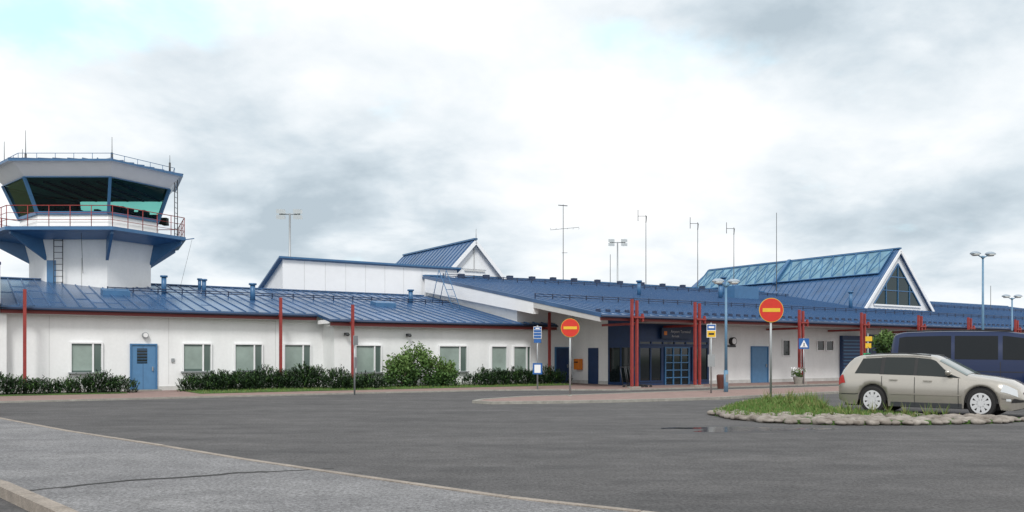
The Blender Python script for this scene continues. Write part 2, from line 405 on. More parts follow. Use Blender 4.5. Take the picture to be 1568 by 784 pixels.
pane(25.6,27.0,.25,1.85,nx=2,nz=1,fm='entry_blue'); pane(27.25,28.8,.04,1.85,nx=3,nz=5); pane(29.05,30.1,.25,1.85,nx=2,nz=1,fm='entry_blue')
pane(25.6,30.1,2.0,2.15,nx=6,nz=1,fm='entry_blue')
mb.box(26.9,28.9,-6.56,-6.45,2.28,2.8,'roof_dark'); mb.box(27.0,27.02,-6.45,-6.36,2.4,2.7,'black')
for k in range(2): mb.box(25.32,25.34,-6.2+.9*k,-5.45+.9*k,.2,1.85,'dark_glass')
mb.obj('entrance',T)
text('Airport Terminal',.19,(28.1,-6.57,2.62),(math.pi/2,0,0),'hall_grey',T); text('Arrivals',.15,(27.75,-6.57,2.4),(math.pi/2,0,0),'hall_grey',T)
mb=MB()
mb.box(27.02,27.2,-6.575,-6.561,2.45,2.63,'orange_paint')
mb.tube((31.9,-6.31,2.2),(31.9,-6.5,2.2),.2,'black',16); mb.tube((31.9,-6.501,2.2),(31.9,-6.52,2.2),.15,'sign_white',16)
mb.box(31.6,32.2,-6.34,-6.305,1.9,2.0,'dark_metal')
for a,b,z0,z1 in ((35.8,36.4,1.45,2.3),(38.66,39.3,1.75,2.3),(39.45,40.1,1.75,2.3)): pane(a,b,z0,z1,v=-6.3,fm='white_trim')
mb.box(40.7,42.4,-6.5,-6.302,0,2.6,'entry_blue')
for k in range(12): mb.box(40.75,42.35,-6.56,-6.5,.2+k*.19,.27+k*.19,'frame_blue')
for uu in (46,49,52,58,63,68,74,80): pane(uu,uu+1.6,.5,2.2,v=-6.3,nx=2,fm='white_trim')
mb.box(43.2,45.2,-6.36,-6.302,0,2.7,'entry_blue')
mb.tube((5.0,-.001,2.28),(5.0,-.16,2.28),.12,'grey_metal',12); mb.tube((5.0,-.161,2.28),(5.0,-.2,2.28),.09,'sign_white',12)
mb.box(6.0,6.12,-.06,-.002,1.2,1.35,'grey_metal')
for uu in (12.9,15.9): mb.box(uu,uu+.14,-1.62,-1.402,2.35,2.47,'dark_metal'); mb.ell((uu+.07,-1.66,2.38),.09,.09,.07,'dark_metal')
for uu in (1.6,5.9,10.3): mb.box(uu-.0,uu+.012,-.004,-.001,.3,3.0,'soffit')
mb.obj('wall_fittings',T)
H=empty('hangar_building',(OX,OY,0),ANG)
mb=MB(); mb.box(128,200,42,62,0,9.6,'hall_grey'); mb.slab([(127,41,9.7),(201,41,9.7),(201,63,11.5),(127,63,11.5)],.5,'white_trim')
for k in range(14): mb.box(130+5*k,130.2+5*k,41.9,42,0,9.2,'soffit')
mb.obj('hall',H)

# ------------------------------------------------------------------ control tower
CT=empty('air_traffic_control_tower')
PX=[(-23.9,40.1),(-21.7,38.0),(-17.9,38.0),(-16.4,40.8),(-17.9,43.9),(-22.3,43.9)]
CX,CY=-19.9,41.2
def ring(s,z): return [(CX+(x-CX)*s,CY+(y-CY)*s,z) for x,y in PX]
mb=MB()
mb.loft([ring(.74,0),ring(.74,5.9),ring(.80,6.9)],'white_wall',None,'white_wall')
mb.obj('shaft',CT)
mb=MB()
mb.loft([ring(.86,7.12),ring(.83,7.85)],'white_trim','white_trim','interior_dark')
mb.loft([ring(1.0,9.45),ring(1.15,10.0)],'white_trim','interior_mid','white_trim')
for s_,z_ in ((.865,7.3),(.855,7.5)):
    a=ring(s_,z_)
    for i in range(6): mb.beam(a[i],a[(i+1)%6],.012,.012,'soffit')
mb.obj('cab_walls',CT)
mb=MB()
mb.loft([ring(1.2,10.0),ring(1.2,10.09),ring(.7,10.4)],['trim_blue','roof_blue'],'white_trim','roof_blue')
g0=ring(1.2,10.11);g1=ring(.7,10.42)
for i in range(6):
    mb.beam(g0[i],g1[i],.08,.06,'roof_rib'); j=(i+1)%6
    for k in range(1,7):
        t=k/7; mb.beam(Vector(g0[i]).lerp(Vector(g0[j]),t),Vector(g1[i]).lerp(Vector(g1[j]),t),.04,.05,'roof_rib')
rr=ring(1.08,10.42); rb=ring(1.08,10.15)
for i in range(6):
    j=(i+1)%6; mb.tube(rr[i],rr[j],.014,'trim_blue',5)
    for k in range(5):
        t=k/5; a=Vector(rb[i]).lerp(Vector(rb[j]),t); mb.tube(a,a+Vector((0,0,.27)),.012,'trim_blue',5)
mb.obj('cab_roof',CT)
mb=MB()
a=ring(.83,7.86);b=ring(.995,9.44)
for i in range(6):
    j=(i+1)%6; mb.poly([a[i],a[j],b[j],b[i]],'cab_glass')
mb.obj('cab_glazing',CT)
mb=MB()
a=ring(.845,7.9);b=ring(1.008,9.42)
for i in range(6):
    j=(i+1)%6
    mb.beam(a[i],b[i],.12,.12,'trim_blue'); mb.beam(a[i],a[j],.1,.14,'trim_blue'); mb.beam(b[i],b[j],.06,.05,'trim_blue')
mb.obj('cab_frames',CT)
mb=MB()
mb.prism([(x,y) for x,y,z in ring(.74,0)],7.86,8.05,'interior_dark')
for k in range(46):
    x=RU(-22.2,-17.6);y=RU(39.0,43.2);w=RU(.1,.5); mb.box(x,x+w,y,y+.3,8.05,8.05+RU(.05,.36),'interior_dark')
mb.prism([(x,y) for x,y,z in ring(.95,0)],9.36,9.43,'interior_mid')
for k in range(6): mb.box(-22+.8*k,-21.9+.8*k,38.6,43.4,9.28,9.359,'interior_dark')
mb.obj('cab_interior',CT)
mb=MB()
mb.loft([ring(1.2,6.93),ring(1.24,6.96),ring(1.24,7.11)],'trim_blue','trim_blue','grey_metal')
d0=ring(1.18,6.93);s0=ring(.735,6.93);s1=ring(.735,5.8)
mb.loft([ring(.83,6.72),ring(1.17,6.925)],'trim_blue')
for i in range(6):
    p=Vector(d0[i]);q=Vector(s0[i]);r=Vector(s1[i]); n=(p-q).cross(Vector((0,0,1))).normalized()*.06
    mb.loft([[p+n,q+n,r+n,p+n-Vector((0,0,.12))],[p-n,q-n,r-n,p-n-Vector((0,0,.12))]],'trim_blue','trim_blue','trim_blue')
for i in range(6):
    j=(i+1)%6; a0=Vector(ring(1.22,7.11)[i]); a1=Vector(ring(1.22,7.11)[j])
    for h,rr_ in ((.3,.012),(.6,.012),(.92,.02)): mb.tube(a0+Vector((0,0,h)),a1+Vector((0,0,h)),rr_,'red_steel',5)
    n=5
    for k in range(n): c=a0.lerp(a1,k/n); mb.tube(c,c+Vector((0,0,.92)),.018,'red_steel',5)
mb.obj('gallery_deck',CT)
mb=MB()
sf=CY+(38.0-CY)*.74
mb.box(-21.15,-20.75,sf-.04,sf-.002,4.3,5.8,'door_blue'); mb.box(-19.6,-19.57,sf-.01,sf-.002,4,5.9,'soffit')
for x in (-20.7,-20.3): mb.tube((x,sf-.28,3.6),(x,sf-.28,6.9),.02,'dark_metal',5)
for k in range(12): mb.tube((-20.7,sf-.28,3.7+.27*k),(-20.3,sf-.28,3.7+.27*k),.014,'dark_metal',4)
p3=Vector(ring(1.05,0)[3])
for d in (0,.35): mb.tube((p3.x+.1,p3.y+d,7.11),(p3.x+.1,p3.y+d,10.1),.022,'dark_metal',5)
for k in range(11): mb.tube((p3.x+.1,p3.y,7.3+.25*k),(p3.x+.1,p3.y+.35,7.3+.25*k),.014,'dark_metal',4)
for x,y,z in ((-22.0,38.6,11.65),(-18.0,38.4,11.3),(-16.2,40.4,10.95),(-23.8,40,11.5),(-22.6,39.4,11.0)):
    mb.tube((x,y,10.05),(x,y,z),.022,'dark_metal',5,.01)
    mb.tube((x,y,10.05),(x,y,10.6),.045,'dark_metal',6)
pw=ring(1.24,7)[3]; mb.beam(pw,(pw[0]+.4,pw[1],7.05),.04,.04,'trim_blue'); mb.tube((pw[0]+.3,pw[1],7.0),(pw[0]-.6,pw[1]+.5,4.2),.008,'dark_metal',4)
mb.tube((-19.0,sf-1.2,6.95),(-19.5,sf-.05,5.2),.01,'dark_metal',4)
mb.obj('tower_fittings',CT)

# ------------------------------------------------------------------ ground
mb=MB(); mb.poly([(-1500,-1500,-.012),(1500,-1500,-.012),(1500,1500,-.012),(-1500,1500,-.012)],'field_grass'); mb.obj('ground')
mb=MB(); 
pts=[(-90,-40,0),(130,-40,0),(130,95,0),(-90,60,0)]
mb.poly(pts,'asphalt_road'); mb.obj('asphalt_road')
def line_kerb(mb,pts,w,z0,z1,m,closed=False):
    n=len(pts); P=[Vector((p[0],p[1],0)) for p in pts]; L=[];Rr=[]
    for i in range(n):
        a=P[(i-1)%n] if (closed or i>0) else P[i]; b=P[(i+1)%n] if (closed or i<n-1) else P[i]
        d=(b-a).normalized(); nn=Vector((-d.y,d.x,0))*w/2; L.append(P[i]+nn); Rr.append(P[i]-nn)
    rings=[[(L[i].x,L[i].y,z0),(L[i].x,L[i].y,z1),(Rr[i].x,Rr[i].y,z1),(Rr[i].x,Rr[i].y,z0)] for i in range(n)]
    if closed: rings.append(rings[0])
    mb.loft(rings,m,None if closed else m,None if closed else m)
def wobble(cp,st,amp):
    q=[]
    for i in range(len(cp)-1):
        for j in range(st): t=j/st; q.append((cp[i][0]*(1-t)+cp[i+1][0]*t+RU(-amp,amp),cp[i][1]*(1-t)+cp[i+1][1]*t+RU(-amp,amp)))
    return q+[cp[-1]]
mb=MB()
edge=[W(-40,-6.2),W(0,-6.2),W(12,-6.3),W(17,-6.6),W(19.5,-7.6),W(22,-9.4),W(60,-9.8),W(100,-9.8)]
mb.prism(edge+[W(100,-5),W(-40,5)],0,.05,'red_paving')
line_kerb(mb,edge,.14,0,.055,'concrete'); mb.obj('pavement')
mb=MB()
def strip(a,b,v0,v1): return [W(a,v0),W(b,v0),W(b,v1),W(a,v1)]
mb.prism(strip(-20,4.0,-2.3,-.4),.0501,.075,'grass_sheet')
mb.prism(strip(6.2,12.4,-2.9,-.05),.0501,.075,'grass_sheet')
mb.prism(strip(6.2,23.4,-4.1,-1.45),.0502,.078,'grass_sheet')
def blades(mb,n,fn,h,z=.07):
    for _ in range(n):
        x,y=fn(); a=RU(0,6.28); hh=h*RU(.4,1.3); w=.02*h/.1*RU(.6,1.2); w=min(w,.018)
        mb.poly([(x-w*math.cos(a),y-w*math.sin(a),z),(x+w*math.cos(a),y+w*math.sin(a),z),(x+RU(-.5,.5)*hh,y+RU(-.5,.5)*hh,z+hh)],'blade_a' if R()<.7 else 'blade_b')
blades(mb,5000,lambda:W(RU(6.2,23.4),RU(-4.1,-1.6)),.08)
mb.obj('grass_verge')
mb=MB()
isl=[(-1.15,26.2),(-.6,25.6),(1.0,25.9),(3.5,26.7),(6.9,28.4),(12.9,33.2),(18,38.0),(16.3,39.9),(12.0,37.0),(6.5,33.2),(2.6,30.4),(.38,29.0),(-.9,27.2)]
mb.prism(isl,0,.07,'red_paving'); line_kerb(mb,isl,.16,0,.085,'concrete',True); mb.obj('traffic_island')
mb=MB(); k=.945
up=[(-60,30),(-25,25.6),(-16,22.3),(-11.97,19.9),(-8.6,16.5),(-5.61,13.73),(-3.9,12.1),(-2.33,10.7),(-1.15,9.68),(-.03,8.73),(1.19,7.93),(3,6.7),(8,3.5)]
lo=[(8,-6),(1,2.2),(-4.2,7.93),(-5.77,9.6),(-14,17.2),(-60,24)]
up=[(x*k,y*k) for x,y in up]; lo=[(x*k,y*k) for x,y in lo]
mb.prism(up+lo,0,.08,'asphalt_path'); mb.obj('footpath')
mb=MB()
def kerb_row(pts,w,z1,m,seg):
    for a,b in zip(pts,pts[1:]):
        A=Vector((a[0],a[1],0));B=Vector((b[0],b[1],0)); L=(B-A).length; n=max(1,int(L/seg)); n=min(n,30)
        for i in range(n):
            p=A.lerp(B,i/n); q=A.lerp(B,(i+1)/n); d=(q-p).normalized()*.008
            line_kerb(mb,[tuple((p+d)[:2]),tuple((q-d)[:2])],w,0,z1+RU(-.003,.003),m)
kerb_row(up,.09,.09,'kerb_stone',.9); kerb_row(lo,.15,.11,'kerb_stone',.9); mb.obj('kerb')
mb=MB(); cp=[(-5.2,9.15),(-4.9,9.5),(-4.46,9.97),(-3.9,10.2),(-3.4,10.6),(-2.82,10.75),(-2.3,11.0)]
cp=[(x*k,y*k) for x,y in cp]; q=wobble(cp,5,.02)
line_kerb(mb,q,.045,.0805,.084,'asphalt_crack')
line_kerb(mb,[(x+.02+RU(-.01,.01),y-.06+RU(-.02,.02)) for x,y in q[4:24]],.02,.0805,.083,'asphalt_crack'); mb.obj('pavement_crack')
isl2=[(4.9,20.8),(5.1,19.4),(5.6,18.5),(6.6,17.9),(8.5,17.9),(10.4,18.3),(11.3,18.9),(11.1,19.1),(9.9,19.4),(8.6,20.4),(8.3,22.4),(8.9,24.5),(9.6,27.2),(8.6,27.8),(7.2,26.0),(5.9,23.2)]
mb=MB(); mb.prism(isl2,0,.08,'grass_sheet')
def inside(x,y,P):
    c=False;n=len(P)
    for i in range(n):
        x1,y1=P[i];x2,y2=P[i-1]
        if (y1>y)!=(y2>y) and x<(x2-x1)*(y-y1)/(y2-y1)+x1: c=not c
    return c
def rp():
    while True:
        x,y=RU(4.9,11),RU(19.3,27.8)
        if inside(x,y,isl2): return x,y
blades(mb,9000,rp,.10,.075)
for _ in range(110):
    x,y=rp(); 
    if x<7.2: continue
    for k2 in range(14): 
        a=RU(0,6.28); mb.poly([(x+.012,y,.08),(x-.012,y,.08),(x+.14*math.cos(a),y+.14*math.sin(a),.08+RU(.12,.38 if x>7.9 else .2))],'blade_b' if R()<.6 else 'blade_a')
mb.obj('grass_island')
import bmesh
bm=bmesh.new(); bmesh.ops.create_icosphere(bm,subdivisions=2,radius=1); IV=[v.co.copy() for v in bm.verts]; IFc=[[v.index for v in f.verts] for f in bm.faces]; bm.free()
mb=MB()
def rock(x,y,s,z=.05):
    b=len(mb.v); a=RU(0,6.28); sx,sy,sz=s*RU(.8,1.5),s*RU(.7,1.1),s*RU(.35,.6); ph=RU(0,6)
    for v in IV:
        f=1+.12*math.sin(3*v.x+ph)+.10*math.sin(4*v.y+2*ph)+RU(-.04,.04); X=v.x*sx*f;Y=v.y*sy*f
        mb.v.append((x+X*math.cos(a)-Y*math.sin(a),y+X*math.sin(a)+Y*math.cos(a),z+v.z*sz*f))
    for f in IFc: mb.face([b+i for i in f],'stone',True)
n=len(isl2)
for i in range(n):
    a=isl2[i];b=isl2[(i+1)%n]; L=math.hypot(b[0]-a[0],b[1]-a[1]); c=0
    while c<L:
        t=c/L; rock(a[0]+(b[0]-a[0])*t+RU(-.06,.06),a[1]+(b[1]-a[1])*t+RU(-.06,.06),RU(.08,.15)); c+=RU(.18,.3)
for _ in range(620):
    x,y=RU(4.9,11.2),RU(17.9,20.9)
    if inside(x,y,isl2) and (y<19.3+RU(0,.9) or x<5.6): rock(x,y,RU(.05,.16),.07)
mb.obj('rock_border')
mb=MB()
def pud(cx,cy,rx,ry,ph,z=.004):
    return [(cx+rx*(1+.25*math.sin(3*a+ph)+.15*math.sin(5*a)+.08*math.sin(9*a+2))*math.cos(a)+.3*ry*math.sin(a),cy+ry*(1+.25*math.sin(3*a+ph)+.15*math.sin(5*a))*math.sin(a),z) for a in [2*math.pi*i/44 for i in range(44)]]
mb.poly(pud(4.7,16.85,1.35,.55,1),'water'); mb.poly(pud(3.3,17.1,.35,.14,2),'water'); mb.obj('puddle')
mb=MB(); mb.poly(pud(4.7,16.85,1.8,.85,1.3,.002),'asphalt_patch'); mb.obj('wet_asphalt')
mb=MB(); mb.tube((9.6,30.5,0),(9.6,30.5,.006),.3,'drain_iron',20); mb.obj('manhole_cover')

# ------------------------------------------------------------------ foliage
def pine_mass(name,segs,dens=1.0):
    mb=MB()
    for (x,y,rx,ry,h) in segs:
        n=int(190*rx*ry*4*dens*(h/.7))
        for _ in range(n):
            a=RU(0,6.28); t=RU(0,1)**.5; px=x+rx*t*math.cos(a); py=y+ry*t*math.sin(a)
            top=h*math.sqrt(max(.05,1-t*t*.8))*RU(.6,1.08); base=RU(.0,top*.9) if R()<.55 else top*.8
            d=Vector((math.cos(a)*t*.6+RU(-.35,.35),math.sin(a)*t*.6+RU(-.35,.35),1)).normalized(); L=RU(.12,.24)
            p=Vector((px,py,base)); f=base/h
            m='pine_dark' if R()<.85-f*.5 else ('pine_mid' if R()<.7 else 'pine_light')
            for k in range(7):
                c=p+d*L*k/7; b=RU(0,6.28); o=Vector((math.cos(b),math.sin(b),.7))*RU(.05,.1); w=Vector((-math.sin(b),math.cos(b),0))*.022
                mb.poly([c-w,c+w,c+o],m)
    return mb.obj(name)
def Wseg(u,v,rx,ry,h): x,y=W(u,v); return (x,y,rx,ry,h)
segs=[]
u=-2
while u<3.9: segs.append(Wseg(u,-1.3,RU(.5,.8),RU(.45,.6),RU(.5,1.0))); u+=.65
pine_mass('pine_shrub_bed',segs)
segs=[]; u=6.5
while u<14.0: segs.append(Wseg(u,-1.3-(1.6 if u>11.8 else .5*R()),RU(.5,.85),RU(.5,.7),RU(.65,1.2) if 7.2<u<12.5 else RU(.5,.85))); u+=.5
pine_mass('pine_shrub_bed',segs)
segs=[]; u=18.8
while u<24.2: segs.append(Wseg(u,-2.6,RU(.5,.8),RU(.4,.5),RU(.6,1.05))); u+=.6
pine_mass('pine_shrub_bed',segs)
def leafy(mb,c,rx,ry,rz,n,mats,ls=.07):
    cl=[(Vector((RU(-1,1),RU(-1,1),RU(-1,1)))) for _ in range(26)]
    cl=[v.normalized()*RU(.35,.9) for v in cl]
    for _ in range(n):
        q=random.choice(cl); o=Vector((random.gauss(0,.17),random.gauss(0,.17),random.gauss(0,.17)))
        p=q+o; P=Vector((c[0]+p.x*rx,c[1]+p.y*ry,max(.05,c[2]+p.z*rz)))
        a=Vector((RU(-1,1),RU(-1,1),RU(-1,1))).normalized(); b=a.cross(Vector((RU(-1,1),RU(-1,1),RU(-1,1)))).normalized()
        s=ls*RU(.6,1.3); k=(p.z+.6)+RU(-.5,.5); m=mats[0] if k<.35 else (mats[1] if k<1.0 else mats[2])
        mb.poly([P-a*s,P+b*s*.5,P+a*s,P-b*s*.5],m)
LM=('leaf_dark','leaf_mid','leaf_light')
def bush(name,blobs,ls=.07):
    mb=MB()
    for (x,y,rx,ry,h,n) in blobs:
        leafy(mb,(x,y,h*.5),rx,ry,h*.55,n,LM,ls)
        for k in range(7):
            a=RU(0,6.28); mb.tube((x,y,0),(x+rx*.6*math.cos(a),y+ry*.6*math.sin(a),h*RU(.5,.85)),.02,'bark',5,.006)
    return mb.obj(name)
bl=[]
for u,v,r,h,n in ((15.0,-2.6,.75,1.45,2600),(15.75,-2.5,.75,1.95,3200),(16.6,-2.7,.7,1.45,2400),(17.2,-2.9,.6,1.3,1800)):
    x,y=W(u,v); bl.append((x,y,r,r*.8,h,n))
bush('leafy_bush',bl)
mb=MB(); tx,ty=20.2,46.0
mb.tube((tx,ty,0),(tx+.05,ty,2.2),.06,'bark',7,.03)
for k in range(9): a=RU(0,6.28); z=RU(1.0,2.2); mb.tube((tx,ty,z),(tx+.6*math.cos(a),ty+.6*math.sin(a),z+.5),.02,'bark',5,.006)
leafy(mb,(tx,ty,2.1),.65,.65,.9,1600,LM,.08); mb.obj('young_tree')

# ------------------------------------------------------------------ vehicles
def tab(t,x):
    if x<=t[0][0]: return t[0][1]
    for i in range(len(t)-1):
        if x<=t[i+1][0]:
            a,b=t[i],t[i+1]; f=(x-a[0])/(b[0]-a[0]); return a[1]+(b[1]-a[1])*f
    return t[-1][1]
def stab(t,x,w=.05): return (tab(t,x-w)+2*tab(t,x)+tab(t,x+w))/4
def vehicle(name,P,loc,rz,scale):
    E=empty(name,loc,rz); E.scale=(scale[0],scale[1],scale[2])
    L=P['L']; wx=P['wheels']; wr=P['wr']; sill=P['sill']
    def zlow(x):
        z=tab(P['low'],x)
        for c in wx:
            d=abs(x-c)
            if d<wr+.055: z=max(z,wr+math.sqrt(max(0,(wr+.055)**2-d*d)))
        return z
    def sect(x):
        x=min(max(x,0),L); w=stab(P['w'],x); top=stab(P['top'],x); be=min(stab(P['belt'],x),top-.05); w4=stab(P['w4'],x); z4=top-.055; zl=zlow(x)
        z1=max(zl+.02,.42 if be>.5 else be*.8); z2=max(z1+.02,be*.74)
        return [(w-.03,zl),(w,z1),(w+.008,z2),(w-.02,be),(w4,max(be+.005,z4)),(w4*.8,top-.015),(0,top)]
    def pt(x,s,side=-1,off=0):
        S=sect(x); i=min(5,int(s)); f=s-i; y=S[i][0]*(1-f)+S[i+1][0]*f; z=S[i][1]*(1-f)+S[i+1][1]*f
        if off:
            dy=S[i+1][0]-S[i][0]; dz=S[i+1][1]-S[i][1]; l=math.hypot(dy,dz) or 1
            y+=off*dz/l; z+=off*(-dy)/l
        return (x,y*side,z)
    xs=set([0,L])
    k=0
    while k*.06<L: xs.add(round(k*.06,3)); k+=1
    for c in wx:
        for j in range(17): xs.add(round(c+(wr+.054)*math.cos(math.pi*j/16),3))
    xs=sorted(x for x in xs if 0<=x<=L)
    mb=MB()
    for side in (-1,1):
        b=len(mb.v)
        for x in xs:
            for (y,z) in sect(x): mb.v.append((x,y*side,z))
        for i in range(len(xs)-1):
            for j in range(6):
                mb.face((b+i*7+j,b+i*7+j+1,b+(i+1)*7+j+1,b+(i+1)*7+j),P['paint'],True)
        for x in (0,L):
            S=sect(x); mb.poly([(x,y*side,z) for y,z in S]+[(x,0,S[0][1])],P['paint'])
    mb.obj('body',E)
    mb=MB()
    w0=P['w'][len(P['w'])//2][1]
    mb.box(.15,L-.2,-w0+.22,w0-.22,sill-.02,.7,'black')
    for c in wx: mb.box(c-wr-.05,c+wr+.05,-w0+.06,w0-.06,wr,wr*2+.03,'black')
    mb.obj('underbody',E)
    mb=MB()
    def patch(x0,x1,x2,x3,s0,s1,m,off=.008,nx=8,ns=3,sides=(-1,1)):
        for side in sides:
            for i in range(nx):
                for j in range(ns):
                    q=[]
                    for (fi,fj) in ((i,j),(i+1,j),(i+1,j+1),(i,j+1)):
                        f=fi/nx; g=fj/ns; xa=x0+(x1-x0)*f; xb=x3+(x2-x3)*f
                        q.append(pt(xa+(xb-xa)*g,s0+(s1-s0)*g,side,off))
                    mb.poly(q,m,True)
    P['detail'](mb,patch,pt)
    mb.obj('details',E)
    mb=MB()
    for c in wx:
        for side in (-1,1):
            yo=(w0-.005)*side; yi=(w0-.22)*side
            mb.tube((c,yi,wr),(c,yo-.02*side,wr),wr,'tyre',28); mb.tube((c,yo-.02*side,wr),(c,yo,wr),wr,'tyre',28,wr*.93)
            mb.tube((c,yo,wr),(c,yo+.004*side,wr),wr*.70,'black',24)
            for k in range(9):
                a=2*math.pi*k/9+.2; d=Vector((math.cos(a),0,math.sin(a)))
                mb.beam(Vector((c,yo+.012*side,wr))+d*.04,Vector((c,yo+.012*side,wr))+d*wr*.66,wr*.25,.02,'hubcap',up=(0,1,0))
            mb.tube((c,yo+.004*side,wr),(c,yo+.026*side,wr),wr*.22,'hubcap',14)
            n=24
            for k in range(n):
                a=2*math.pi*k/n;b=2*math.pi*(k+1)/n
                mb.poly([(c+rr*math.cos(t),yo+.02*side,wr+rr*math.sin(t)) for rr,t in ((wr*.60,a),(wr*.72,a),(wr*.72,b),(wr*.60,b))],'hubcap')
    mb.obj('wheels',E)
    return E
def car_detail(mb,patch,pt):
    patch(.48,1.16,1.16,.66,3.10,3.90,'car_glass'); patch(1.26,2.02,2.02,1.26,3.08,3.92,'car_glass'); patch(2.10,3.18,2.54,2.10,3.08,3.92,'car_glass')
    patch(2.015,2.105,2.105,2.015,3.08,3.92,'black',.005,2,2); patch(1.155,1.265,1.265,1.155,3.08,3.92,'black',.005,2,2)
    for side in (-1,1):
        for i in range(8):
            for j in range(5):
                q=[]
                for (fi,fj) in ((i,j),(i+1,j),(i+1,j+1),(i,j+1)):
                    x=2.62+.68*fi/8; s=4.12+1.88*fj/5; q.append(pt(x,s,side,.01))
                mb.poly(q,'windshield',True)
        for i in range(6):
            for j in range(4):
                q=[]
                for (fi,fj) in ((i,j),(i+1,j),(i+1,j+1),(i,j+1)):
                    x=.07+.28*fi/6; s=4.2+1.8*fj/4; q.append(pt(x,s,side,.01))
                mb.poly(q,'car_glass',True)
    patch(4.08,4.44,4.42,4.12,2.05,2.9,'headlight'); patch(.0,.22,.15,.0,2.2,3.05,'taillight',.01)
    patch(4.3,4.54,4.54,4.36,.75,1.4,'black'); patch(4.2,4.3,4.3,4.2,.9,1.2,'headlight')
    for x in (1.22,2.06,3.12):
        patch(x-.007,x+.007,x+.007,x-.007,.15 if x!=1.22 else 1.6,3.0,'black',.006,1,6)
    patch(1.45,3.2,3.2,1.45,.0,.5,'dark_metal',.006,10,1)
    patch(1.45,3.2,3.2,1.45,1.3,1.42,'car_paint',.02,10,1)
    patch(.02,.6,.6,.02,1.15,1.22,'black',.006,6,1); patch(4.1,4.5,4.5,4.1,1.15,1.22,'black',.006,6,1)
    for x in (1.42,2.28):
        for sd in (-1,1): a=pt(x,2.65,sd,.03); b=pt(x+.2,2.65,sd,.03); mb.beam(a,b,.025,.03,'car_paint')
    for sd in (-1,1):
        pr=[pt(x,4.15,sd,.05) for x in (.7,1.2,1.8,2.4)]
        for a,b in zip(pr,pr[1:]): mb.tube(a,b,.016,'dark_metal',6)
        m=pt(2.9,3.1,sd,.12); mb.ell((m[0],m[1],m[2]+.05),.08,.11,.075,'car_paint'); 
    mb.tube((.75,0,1.45),(.55,0,1.66),.008,'black',4)
    mb.box(4.555,4.575,-.26,.26,.34,.45,'sign_white'); mb.box(4.5,4.57,-.4,.4,.5,.6,'black')
CAR=dict(L=4.56,wheels=(.98,3.64),wr=.335,sill=.2,paint='car_paint',
 low=[(0,.32),(.3,.22),(.8,.2),(4.0,.2),(4.3,.18),(4.56,.25)],
 top=[(0,.92),(.05,1.03),(.14,1.16),(.34,1.38),(.55,1.45),(1.3,1.485),(2.0,1.48),(2.45,1.43),(2.85,1.23),(3.3,1.0),(3.8,.945),(4.2,.87),(4.44,.74),(4.56,.52)],
 belt=[(0,.84),(.1,.94),(.6,.94),(3.2,.89),(3.3,.88),(3.8,.86),(4.2,.78),(4.44,.66),(4.56,.46)],
 w=[(0,.68),(.06,.77),(.25,.84),(.8,.885),(3.6,.885),(4.05,.86),(4.3,.79),(4.46,.68),(4.56,.52)],
 w4=[(0,.58),(.1,.65),(.4,.62),(.8,.62),(2.4,.62),(3.3,.76),(4.1,.70),(4.45,.55),(4.56,.42)],detail=car_detail)
def place(P,wheelxy,rz,s,side=-1):
    w=P['w'][len(P['w'])//2][1]; lx,ly=P['wheels'][0]*s[0],side*w*s[1]
    return (wheelxy[0]-(lx*math.cos(rz)-ly*math.sin(rz)),wheelxy[1]-(lx*math.sin(rz)+ly*math.cos(rz)),0)
rz=math.radians(-41); s=(.92,.96,1.02)
vehicle('parked_car',CAR,place(CAR,(9.08,21.5),rz,s),rz,s)
def van_detail(mb,patch,pt):
    patch(.25,1.75,1.75,.3,3.08,3.88,'van_glass'); patch(1.85,3.0,3.0,1.85,3.08,3.88,'van_glass'); patch(3.12,4.15,3.72,3.12,3.08,3.88,'van_glass')
    for side in (-1,1):
        for i in range(8):
            for j in range(4):
                q=[]
                for (fi,fj) in ((i,j),(i+1,j),(i+1,j+1),(i,j+1)):
                    x=3.82+.62*fi/8; s=4.15+1.85*fj/4; q.append(pt(x,s,side,.01))
                mb.poly(q,'windshield',True)
    patch(4.75,4.95,4.93,4.75,2.0,2.8,'headlight'); patch(.0,.12,.12,.0,2.0,3.2,'taillight')
    for x in (1.8,3.06,4.1): patch(x-.008,x+.008,x+.008,x-.008,.1,3.0,'black',.006,1,6)
    patch(.3,4.6,4.6,.3,2.1,2.16,'black',.008,10,1)
    for sd in (-1,1):
        m=pt(4.0,3.1,sd,.16); mb.box(m[0]-.06,m[0]+.06,m[1]-.1,m[1]+.1,m[2]-.02,m[2]+.24,'black')
        pr=[pt(x,4.2,sd,.05) for x in (.5,1.5,2.5,3.4)]
        for a,b in zip(pr,pr[1:]): mb.tube(a,b,.02,'black',6)
VAN=dict(L=4.95,wheels=(1.0,4.0),wr=.34,sill=.22,paint='van_paint',
 low=[(0,.35),(.3,.25),(4.6,.22),(4.95,.28)],
 top=[(0,1.05),(.03,1.5),(.12,1.86),(.4,1.94),(1.5,1.96),(3.2,1.94),(3.75,1.86),(4.45,1.28),(4.75,1.12),(4.9,.9),(4.95,.6)],
 belt=[(0,.98),(.1,1.15),(4.2,1.12),(4.45,1.1),(4.75,.98),(4.9,.78),(4.95,.5)],
 w=[(0,.8),(.06,.88),(.3,.94),(1,.95),(4.2,.95),(4.6,.88),(4.85,.74),(4.95,.6)],
 w4=[(0,.68),(.2,.76),(1,.79),(3.6,.78),(4.45,.84),(4.8,.7),(4.95,.5)],detail=van_detail)
rz=math.radians(-30); s=(.97,1.05,1.13)
vehicle('parked_van',VAN,place(VAN,(12.35,25.6),rz,s),rz,s)

